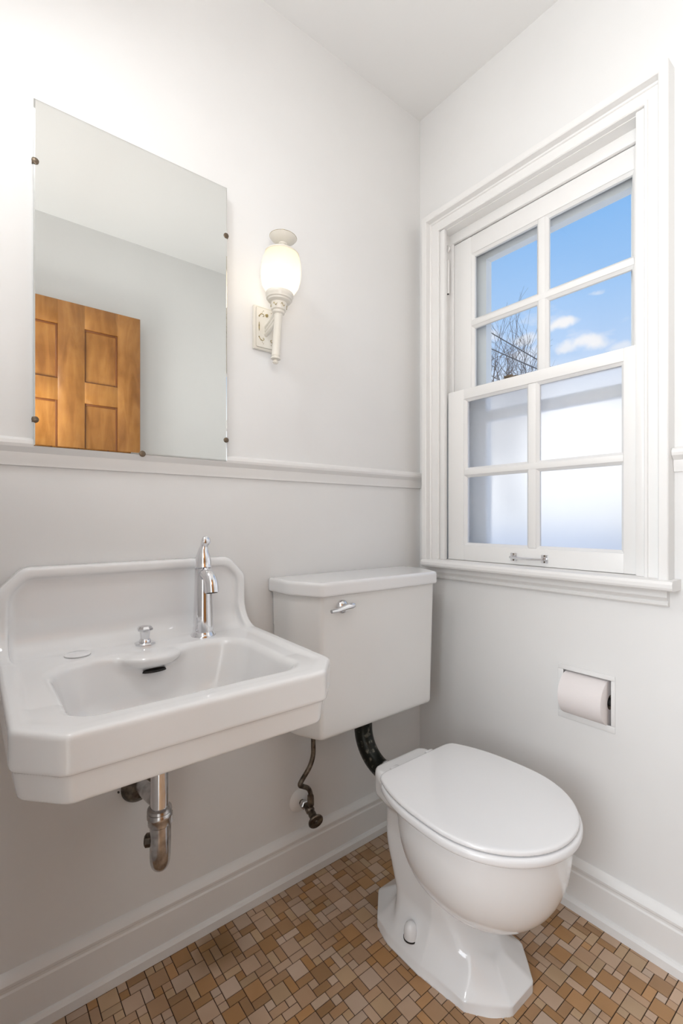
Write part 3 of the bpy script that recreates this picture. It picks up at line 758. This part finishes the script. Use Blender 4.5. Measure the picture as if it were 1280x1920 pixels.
def build_sink():
    R = empty('wall_sink', (SX, -.2, .664), 'white wall hung porcelain sink with tall backsplash below the mirror', 'sink')
    sdf_mesh('basin', sink_fn, (SX - .275, -.470, .595), (SX + .275, .003, .940), .0030, M['porcelain'], R)
    obj('overflow_opening', lathe(bmesh.new(), [(.024, 0), (.022, .004)], 20, Matrix.Translation((SX, -.143, .7125)) @ Matrix.Diagonal((1, .42, 1, 1))), M['black'], R)
    obj('basin_drain', lathe(bmesh.new(), [(.022, 0), (.022, .0015), (.017, .002), (.015, 0), (.002, -.001)], 28, Matrix.Translation((SX, -.235, .6285))), M['chrome'], R)
    # faucet
    fx, fy, fz = -.832, -.081, .7548
    Fq = empty('faucet', (fx, fy, fz)); set_parent(Fq, R)
    Fq['label'] = 'chrome single handle faucet on right of sink deck'
    C = M['chrome']
    Tm = Matrix.Translation((fx, fy, fz))
    obj('base_flange', lathe(bmesh.new(), [(.0285, -.004), (.0285, .0015), (.0275, .003), (.0245, .0085), (.0228, .0125)], 10, Tm @ Matrix.Rotation(.2, 4, 'Z')), C, Fq)
    obj('faucet_body', lathe(bmesh.new(), [(.0240, .010), (.0238, .014), (.0222, .040), (.0206, .080), (.0196, .120), (.0190, .150), (.0188, .156), (.016, .158)], 40, Tm), C, Fq)
    # spout: arched out of the body, square-cut mouth
    pts = catmull([(fx, fy + .002, fz + .132), (fx, fy - .016, fz + .143), (fx, fy - .032, fz + .140), (fx + .001, fy - .042, fz + .126), (fx + .001, fy - .047, fz + .104)], 6)
    n = len(pts); rr = list(np.interp(np.linspace(0, 1, n), [0, .3, .6, 1], [.0135, .0150, .0150, .0158]))
    bm = tube(bmesh.new(), pts, rr, 28)
    obj('spout', bm, C, Fq)
    obj('aerator', lathe(bmesh.new(), [(.0125, 0), (.0125, .0012)], 24, axis_mat(pts[-1] + (pts[-1] - pts[-2]).normalized() * .0003, pts[-1] - pts[-2])), M['black'], Fq)
    obj('handle_dome', lathe(bmesh.new(), [(.0188, .158), (.0198, .159), (.0198, .161), (.0185, .163), (.0180, .172), (.0160, .184), (.0125, .194), (.0098, .202)], 36, Tm), C, Fq)
    pts = catmull([(fx, fy, fz + .196), (fx + .0015, fy - .001, fz + .207), (fx + .003, fy - .003, fz + .213), (fx + .004, fy - .008, fz + .220), (fx + .0055, fy - .014, fz + .2225)], 6)
    rr = list(np.interp(np.linspace(0, 1, len(pts)), [0, .25, .55, .8, .93, 1], [.0115, .0085, .0100, .0112, .0085, .003]))
    obj('lever_handle', tube(bmesh.new(), pts, rr, 24), C, Fq)
    # pop-up knob
    kx, ky, kz = -.9615, -.079, .7550
    K = empty('drain_knob', (kx, ky, kz)); set_parent(K, R); K['label'] = 'small faceted chrome drain knob'
    Km = Matrix.Translation((kx, ky, kz))
    obj('knob_flange', lathe(bmesh.new(), [(.0215, -.004), (.0215, .0025), (.020, .0042), (.0125, .0055)], 8, Km @ Matrix.Rotation(.3, 4, 'Z')), C, K)
    obj('knob_collar', lathe(bmesh.new(), [(.0115, .0035), (.0125, .0065), (.0115, .0095), (.0098, .0115)], 24, Km), C, K)
    obj('knob_neck', lathe(bmesh.new(), [(.0088, .010), (.0096, .016), (.0112, .0285)], 10, Km), C, K)
    obj('knob_head', lathe(bmesh.new(), [(.0125, .0280), (.0162, .0305), (.0162, .0340), (.0125, .0385), (.004, .040)], 8, Km @ Matrix.Rotation(.3, 4, 'Z')), C, K)
    obj('hole_cover', lathe(bmesh.new(), [(.0235, -.0005), (.0235, .0012), (.0205, .0028), (.001, .0042)], 36, Matrix.Translation((-1.0905, -.080, .7555))), M['seat'], R)
build_sink()

# ---------------------------------------------------------------- trap below the sink
def build_trap():
    x, y = -.9655, -.190
    R = empty('sink_trap', (x, 0, .42), 'worn chrome drain trap pipe hanging under the sink', 'pipe')
    O = M['oldchrome']
    obj('tailpiece', lathe(bmesh.new(), [(.0165, .600), (.0165, .560), (.0168, .560), (.0168, .452)], 32, Matrix.Translation((x, y, 0))), M['chrome'], R)
    obj('slip_nut', lathe(bmesh.new(), [(.0178, .460), (.0225, .457), (.0235, .452), (.0215, .449), (.0235, .446), (.0235, .440), (.0215, .437), (.0215, .426), (.0185, .423)], 32, Matrix.Translation((x, y, 0))), O, R)
    pts = [(x, y, .428), (x, y, .40), (x, y, .372)]
    r = .040
    for k in range(1, 13):
        a = PI * k / 12; q1 = r - r * math.cos(a); pts.append((x + q1 * .36, y + q1 * .93, .372 - r * math.sin(a)))
    bx_, by_ = x + 2 * r * .36, y + 2 * r * .93
    for z in (.385, .395): pts.append((bx_, by_, z))
    obj('trap_bend', tube(bmesh.new(), pts, .0183, 28), O, R)
    q = catmull([(bx_, by_, .385), (bx_, by_, .400), (bx_ - .004, by_ + .012, .418), (bx_ - .012, by_ + .040, .424), (x + .013, -.03, .422), (x + .013, -.004, .420)], 6)
    obj('wall_tube', tube(bmesh.new(), q, .0160, 28), O, R)
    obj('rear_nut', lathe(bmesh.new(), [(.0175, 0), (.0225, .003), (.0225, .018), (.0175, .021)], 8, axis_mat((bx_, by_, .378), (0, 0, 1))), O, R)
    obj('wall_flange', lathe(bmesh.new(), [(.036, 0), (.035, .003), (.028, .014), (.0165, .024)], 36, axis_mat((x + .010, -.0008, .412), (0, -1, 0))), M['brass'], R)
    obj('cleanout_plug', lathe(bmesh.new(), [(.013, 0), (.013, .010), (.009, .013), (.001, .014)], 8, axis_mat((x - .012, y + .012, .392), (-1, .5, 0))), M['brass'], R)
    obj('lift_rod', tube(bmesh.new(), [(x - .012, y + .032, .60), (x - .012, y + .034, .545), (x - .010, y + .03, .535)], .0045, 10), M['brass'], R)
build_trap()

# ---------------------------------------------------------------- toilet tank
TX = -.350
def tank_plan(u, v, hw, dep, off, r=.018):
    a = u - (hw - off); b = v - (dep - off)
    c = (u * .90 + v * .436) - ((hw) * .90 + (dep - .092) * .436 - off)
    e = (u * .62 + v * .785) - ((hw - .040) * .62 + dep * .785 - off)
    return smax(smax(smax(a, b, r), c, r), e, r)
def tank_fn(x, y, z):
    u = np.abs(x - TX); v = -y
    off = .010 + (.826 - z) * .022
    d = tank_plan(u, v, .264, .190, off, .008)
    d = smax(d, z - .835, .004)
    d = smax(d, .456 - z, .014)
    return np.maximum(d, .006 - v)
def lid_fn(x, y, z):
    u = np.abs(x - TX); v = -y
    d = tank_plan(u, v, .264, .190, .0, .009)
    d = smax(d, z - .8635, .010)
    d = smax(d, .8265 - z, .006)
    return np.maximum(d, .001 - v)
def build_tank():
    R = empty('toilet_tank', (TX, 0, .46), 'white porcelain toilet tank hung on the wall in the corner', 'toilet tank')
    sdf_mesh('tank_body', tank_fn, (TX - .28, -.205, .446), (TX + .28, .0, .845), .004, M['tankporc'], R)
    sdf_mesh('tank_lid', lid_fn, (TX - .28, -.205, .820), (TX + .28, .004, .870), .003, M['porcelain'], R)
    L = empty('flush_lever', (-.502, -.187, .797)); set_parent(L, R); L['label'] = 'chrome flush lever'
    obj('lever_hub', lathe(bmesh.new(), [(.0175, -.004), (.0180, .003), (.0155, .008), (.010, .0115), (.009, .017)], 32, axis_mat((-.500, -.1825, .797), (0, -1, 0))), M['chrome'], L)
    pts = catmull([(-.474, -.201, .8005), (-.490, -.202, .8), (-.508, -.202, .797), (-.530, -.203, .794), (-.550, -.2035, .793)], 5)
    bm = tube(bmesh.new(), pts, list(np.interp(np.linspace(0, 1, len(pts)), [0, .12, .4, 1], [.006, .0085, .0075, .0048])), 18)
    obj('lever_arm', bm, M['chrome'], L)
build_tank()

# ---------------------------------------------------------------- flush elbow and water supply
def build_elbow():
    x = -.349
    R = empty('flush_elbow', (x, -.095, .46), 'dark tarnished flush elbow pipe joining the tank to the toilet bowl', 'pipe')
    m = principled('blackened_brass', (.03, .03, .025), .32, .55); mottle(m, (.012, .014, .011), (.33, .31, .25), 70, .55, .80, 9)
    y0 = -.093; r = .095
    pts = [(x, y0, .457), (x, y0, .44), (x, y0, .415)]
    for k in range(1, 13):
        a = math.radians(82) * k / 12; pts.append((x, y0 - r + r * math.cos(a), .415 - r * math.sin(a)))
    e = Vector(pts[-1]); d = (e - Vector(pts[-2])).normalized(); pts.append(tuple(e + d * .05))
    obj('elbow_pipe', tube(bmesh.new(), pts, .0265, 32), m, R)
    obj('tank_nut', lathe(bmesh.new(), [(.034, .4560), (.034, .449), (.030, .446), (.0262, .445)], 8, Matrix.Translation((x, y0, 0))), m, R)
    e2 = e + d * .008
    obj('spud_ring', lathe(bmesh.new(), [(.0268, -.006), (.030, -.004), (.031, .0), (.0295, .003), (.032, .006), (.032, .012), (.029, .016), (.0266, .018)], 32, axis_mat(e2, d)), M['oldchrome'], R)
    return e, d
build_elbow()
def build_supply():
    R = empty('supply_valve', (-.512, 0, .21), 'tarnished shutoff valve and bent supply tube below the tank', 'valve')
    B = M['brass']
    vx, vy, vz = -.513, -.058, .222
    pts = catmull([(-.507, -.062, .4565), (-.506, -.061, .400), (-.5065, -.061, .365), (-.518, -.060, .335), (-.545, -.060, .305), (-.549, -.060, .2955), (-.540, -.059, .289), (-.522, -.058, .277), (-.514, -.058, .262), (-.513, -.058, .245)], 6)
    obj('supply_tube', tube(bmesh.new(), pts, .0065, 16), B, R)
    obj('compression_nut', lathe(bmesh.new(), [(.0075, .022), (.009, .020), (.0098, .008), (.0098, -.006), (.008, -.010)], 8, Matrix.Translation((vx, vy, vz + .012))), B, R)
    obj('stub_pipe', lathe(bmesh.new(), [(.0085, 0), (.0085, .058)], 18, axis_mat((vx, -.0005, vz - .008), (0, -1, 0))), B, R)
    obj('stub_nut', lathe(bmesh.new(), [(.011, 0), (.0125, .002), (.0125, .012), (.010, .014)], 6, axis_mat((vx, -.020, vz - .008), (0, -1, 0))), M['oldchrome'], R)
    obj('escutcheon', lathe(bmesh.new(), [(.033, 0), (.031, .004), (.020, .010), (.010, .013)], 32, axis_mat((vx, -.0005, vz - .008), (0, -1, 0))), M['trim'], R)
    d = Vector((-.16, -.94, -.28)).normalized(); a = Vector((vx, vy + .006, vz - .008))
    obj('valve_body', lathe(bmesh.new(), [(.008, -.012), (.0125, -.004), (.0125, .008), (.0095, .012), (.0110, .018), (.0105, .030), (.006, .033), (.0055, .040)], 20, axis_mat(a, d)), B, R)
    obj('valve_wheel', lathe(bmesh.new(), [(.006, .034), (.016, .037), (.0205, .040), (.0215, .044), (.0200, .0465), (.014, .0455), (.006, .0455), (.0045, .049), (.001, .0500)], 32, axis_mat(a, d)), B, R)
build_supply()

# ---------------------------------------------------------------- toilet bowl
BX = -.345
def egg(u, v, hw, v0, v1, vc):
    """plan outline: widest at vc, round front at v1, gently squared back at v0"""
    f = np.where(v > vc, (v - vc) / (v1 - vc), (vc - v) / (vc - v0))
    p = np.where(v > vc, 2.0, 2.5)
    w = (np.abs(f) ** p + (np.abs(u) / hw) ** np.where(v > vc, 2.0, 2.1))
    return (w ** (1 / 2.1) - 1) * hw * .92
def bowl_fn(x, y, z):
    u = np.abs(x - BX); v = -y
    # round bowl
    s = np.clip((.372 - z) / .226, 0, 1.2)
    q = np.clip(1 - s ** 2.7, 0.0004, 1) ** (1 / 2.2)
    w = egg(u / np.maximum(q, .1), (v - .500) / np.maximum(q, .1) + .500,   .174, .305, .688, .50) * np.maximum(q, .1)
    bowl = smax(w, z - .3705, .006)
    bowl = smax(bowl, .146 - z, .02)
    # column from the base to the hinge ledge
    vb = .245 + .035 * np.cos(np.clip((z - .20) / .16, -1.2, 1.0) * PI) * -.5 + .020 * np.clip((z - .26) / .1, -1, 1) * -1
    hw = .082 + .050 * np.clip((.11 - z) / .11, 0, 1) ** 1.6 + .022 * np.clip((z - .24) / .12, 0, 1) ** 1.5
    vf = .470 + .105 * np.clip((.15 - z) / .15, 0, 1) ** 1.35
    hwf = hw - .052 * np.clip((v - .42) / .14, 0, 1)
    col = smax(smax(u - hwf, vb - v, .04), v - vf, .04)
    ch = (u * .62 - v * .785) - (hw * .62 - (vb + .03) * .785)
    col = smax(col, ch, .02)
    col = smax(smax(col, z - .36, .01), .005 - z, .004)
    # octagonal foot
    fo = lambda off: smax(smax(smax(smax(u - (.1105 - off), .203 - v + off, .004), v - (.600 - off), .004), (u + v) * .7071 - (.1105 + .532) * .7071 + off, .005), (u - v) * .7071 - (.1105 - .268) * .7071 + off, .005)
    sl = np.clip((z - .022), 0, 1)
    foot = smax(fo(np.where(z > .022, sl * 1.5, 0)), z - .060, .006)
    foot = np.maximum(foot, .0005 - z)
    ped = smin(col, foot, .030)
    # hinge ledge with inlet horn
    led = smax(smax(smax(u - .098, .228 - v, .018), v - .36, .01), np.abs(z - .346) - .034, .014)
    led = smax(led, (u * .75 - v * .66) - (.098 * .75 - .245 * .66), .012)
    ped = smin(ped, led, .020)
    horn = np.sqrt((x - BX) ** 2 + (z - .323) ** 2) - .033
    horn = smax(smax(horn, .212 - v, .006), v - .30, .01)
    ped = smin(ped, horn, .016)
    return smin(bowl, ped, .004)
def lid_plan(u, v, hw, v0, v1):
    e = egg(u, v, hw, v0 - .075, v1, .515)
    return smax(e, v0 - v, .016)
def tlid_fn(x, y, z):
    u = np.abs(x - BX); v = -y
    t = v - .30; zz = z - .0
    e = lid_plan(u, v, .180, .298, .700)
    crown = .4085 - .22 * np.clip(1 + e / .184, 0, 1) ** 4 * .02
    d = smax(e, zz - crown, .006)
    return smax(d, .3950 - zz, .003)
def seat_fn(x, y, z):
    u = np.abs(x - BX); v = -y
    e = lid_plan(u, v, .185, .306, .706)
    d = smax(smax(e, z - .3930, .008), .3735 - z, .008)
    hole = egg(u, v, .112, .39, .625, .515)
    return smax(d, -hole, .008)
def build_toilet():
    R = empty('toilet_bowl', (BX, -.40, 0), 'white toilet bowl with closed lid on octagonal foot beside window wall', 'toilet')
    sdf_mesh('bowl', bowl_fn, (BX - .20, -.715, -.003), (BX + .20, -.175, .395), .0036, M['porcelain'], R)
    sdf_mesh('seat', seat_fn, (BX - .205, -.725, .366), (BX + .205, -.30, .398), .003, M['seat'], R)
    sdf_mesh('seat_lid', tlid_fn, (BX - .20, -.715, .388), (BX + .20, -.295, .414), .003, M['seat'], R)
    hz = .3885
    for s in (-1, 1):
        g = bmesh.new(); box(g, (BX + s * .066 - .014, -.312, .3785), (BX + s * .066 + .014, -.280, .396), .004)
        obj('hinge', g, M['seat'], R)
    for s in (-1, 1):
        obj('bolt_cap', lathe(bmesh.new(), [(.0165, -.006), (.0165, .012), (.0155, .021), (.0125, .029), (.0070, .0345), (.001, .0365)], 28, Matrix.Translation((BX + s * .1010, -.374, .042))), M['seat'], R)
        obj('cap_gap', lathe(bmesh.new(), [(.0175, -.002), (.0175, .0015)], 28, Matrix.Translation((BX + s * .1010, -.374, .042))), M['black'], R)
build_toilet()

# ---------------------------------------------------------------- paper holder and roll
def build_paper():
    R = empty('paper_holder', (0, (PY0 + PY1) / 2, .56), 'recessed painted toilet paper holder set in the window wall', 'paper holder')
    T = M['trim']; f = .012
    bm = bmesh.new(); x0 = -.0022; g = .005
    box(bm, (x0, PY0 - g, PZ0 - g), (.0005, PY1 + g, PZ0 + f), .0015) ; box(bm, (x0, PY0 - g, PZ1 - f + .004), (.0005, PY1 + g, PZ1 + g), .0015)
    box(bm, (x0, PY0 - g, PZ0 + f), (.0005, PY0 + .005, PZ1 - f + .004), .0015); box(bm, (x0, PY1 - .010, PZ0 + f), (.0005, PY1 + g, PZ1 - f + .004), .0015)
    obj('holder_frame', bm, M['wall'], R)
    bm = bmesh.new()
    y0, y1, z0, z1 = PY0 + .004, PY1 - .008, PZ0 + .006, PZ1 - .006
    box(bm, (.0, y0 - .002, z0 - .002), (.092, y0, z1 + .002)); box(bm, (.0, y1, z0 - .002), (.092, y1 + .002, z1 + .002))
    box(bm, (.0, y0, z0 - .002), (.092, y1, z0)); box(bm, (.0, y0, z1), (.092, y1, z1 + .002)); box(bm, (.092, y0 - .002, z0 - .002), (.094, y1 + .002, z1 + .002))
    obj('niche_box', bm, T, R, False)
    cx, cz = .018, .5585
    obj('roller', lathe(bmesh.new(), [(.004, 0), (.010, .003), (.010, .118), (.004, .121)], 20, axis_mat((cx, y1 - .0005, cz), (0, -1, 0))), M['black'], R)
    roll = empty('paper_roll', (cx, -.572, cz), 'roll of pale toilet paper in the recessed wall holder', 'toilet paper')
    a, b = -.518, -.6275; r = .0575; ri = .019
    prof = [(ri, 0), (r - .002, 0), (r, .001), (r, b and (abs(b - a) - .001)), (r - .002, abs(b - a)), (ri, abs(b - a))]
    bm = lathe(bmesh.new(), prof, 72, axis_mat((cx, a, cz), (0, -1, 0)), caps=False)
    obj('paper_sheets', bm, M['paper'], roll)
    obj('cardboard_core', lathe(bmesh.new(), [(ri, .0005), (ri, abs(b - a) - .0005), (ri - .0012, abs(b - a) - .0005), (ri - .0012, .0005), (ri, .0005)], 36, axis_mat((cx, a, cz), (0, -1, 0)), caps=False), principled('cardboard', (.30, .22, .16), .9), roll)
build_paper()

# small leftovers on the wall: a nail hole plug and cable stub under the sink
def nail():
    o = obj('wall_nail', lathe(bmesh.new(), [(.0022, 0), (.0022, .003), (.0012, .0035)], 10, axis_mat((-.9965, -.0002, .412), (0, -1, 0))), M['black'])
    tag(o, 'tiny dark nail in the wall left of the drain trap', 'nail')
nail()

# ---------------------------------------------------------------- outside: bare tree and overhead lines
def ray_at(px, py, dist):
    c, s = math.cos(YAW), math.sin(YAW)
    d = Vector((c * F + s * (px - 640), s * F - c * (px - 640), -(py - 972))).normalized()
    return CAM + d * dist
def build_tree():
    rnd = random.Random(5); top = ray_at(968, 618, 24)
    base_p = Vector((top.x, top.y, -3.0))
    R = empty('bare_tree', base_p, 'leafless tree seen through the upper window panes', 'tree')
    V = []; Fc = []
    def seg(a, b, ra, rb, n):
        d = (b - a).normalized(); o = d.orthogonal().normalized(); p = d.cross(o); k = len(V)
        for c, r in ((a, ra), (b, rb)):
            for i in range(n):
                t = 2 * PI * i / n; V.append(c + (o * math.cos(t) + p * math.sin(t)) * r)
        for i in range(n): Fc.append((k + i, k + (i + 1) % n, k + n + (i + 1) % n, k + n + i))
    def grow(p, d, L, r, lev):
        n = 8 if lev < 2 else (5 if lev < 4 else 3)
        q = p; dd = d
        parts = 3
        for s in range(parts):
            nd = (dd + Vector((rnd.gauss(0, .16), rnd.gauss(0, .16), rnd.gauss(.03, .10)))).normalized()
            e = q + nd * L / parts; seg(q, e, r * (1 - .12 * s), r * (1 - .12 * (s + 1)), n); q, dd = e, nd
            if lev >= 1 and lev < 6 and s < 2 and rnd.random() < .72:
                sd = (dd + Vector((rnd.gauss(0, .75), rnd.gauss(0, .75), rnd.gauss(.15, .45)))).normalized()
                grow(q, sd, L * .62, r * .5, lev + 1)
        if lev < 6 and r > .004:
            for _ in range(2 if lev else 4):
                sd = (dd + Vector((rnd.gauss(0, .5), rnd.gauss(0, .5), rnd.gauss(.15, .25)))).normalized()
                grow(q, sd, L * rnd.uniform(.62, .8), r * .6, lev + 1)
    grow(base_p, Vector((0, 0, 1)), 3.6, .11, 0)
    zmax = max(v.z for v in V); k = (top.z + 3.0) / (zmax + 3.0); V = [Vector((base_p.x + (v.x - base_p.x) * k * .68, base_p.y + (v.y - base_p.y) * k * .68, base_p.z + (v.z - base_p.z) * k)) for v in V]
    me = bpy.data.meshes.new('branches'); me.from_pydata([tuple(v) for v in V], [], Fc); me.update()
    o = link_mesh('branches', me, M['bark'], R, True); o['kind'] = 'stuff'
    print('tree top', zmax, 'wanted', top.z, 'faces', len(Fc))
build_tree()
def build_lines():
    for k, (a, b, lab) in enumerate((((912, 615), (1036, 684), 'upper overhead cable crossing the sky outside the window'), ((912, 646), (1004, 684), 'lower overhead cable crossing the sky outside the window'))):
        A = ray_at(*a, 9.5); B = ray_at(*b, 9.0); d = B - A
        p0 = A - d * 2.5; p1 = B + d * 4
        pts = []
        for i in range(41):
            t = i / 40; p = p0.lerp(p1, t); p.z -= .18 * 4 * t * (1 - t) - .12; pts.append(p)
        o = obj('overhead_cable', tube(bmesh.new(), pts, .010, 6), M['cable']); tag(o, lab, 'cable', 'overhead cables outside')
build_lines()
bpy.context.view_layer.update()
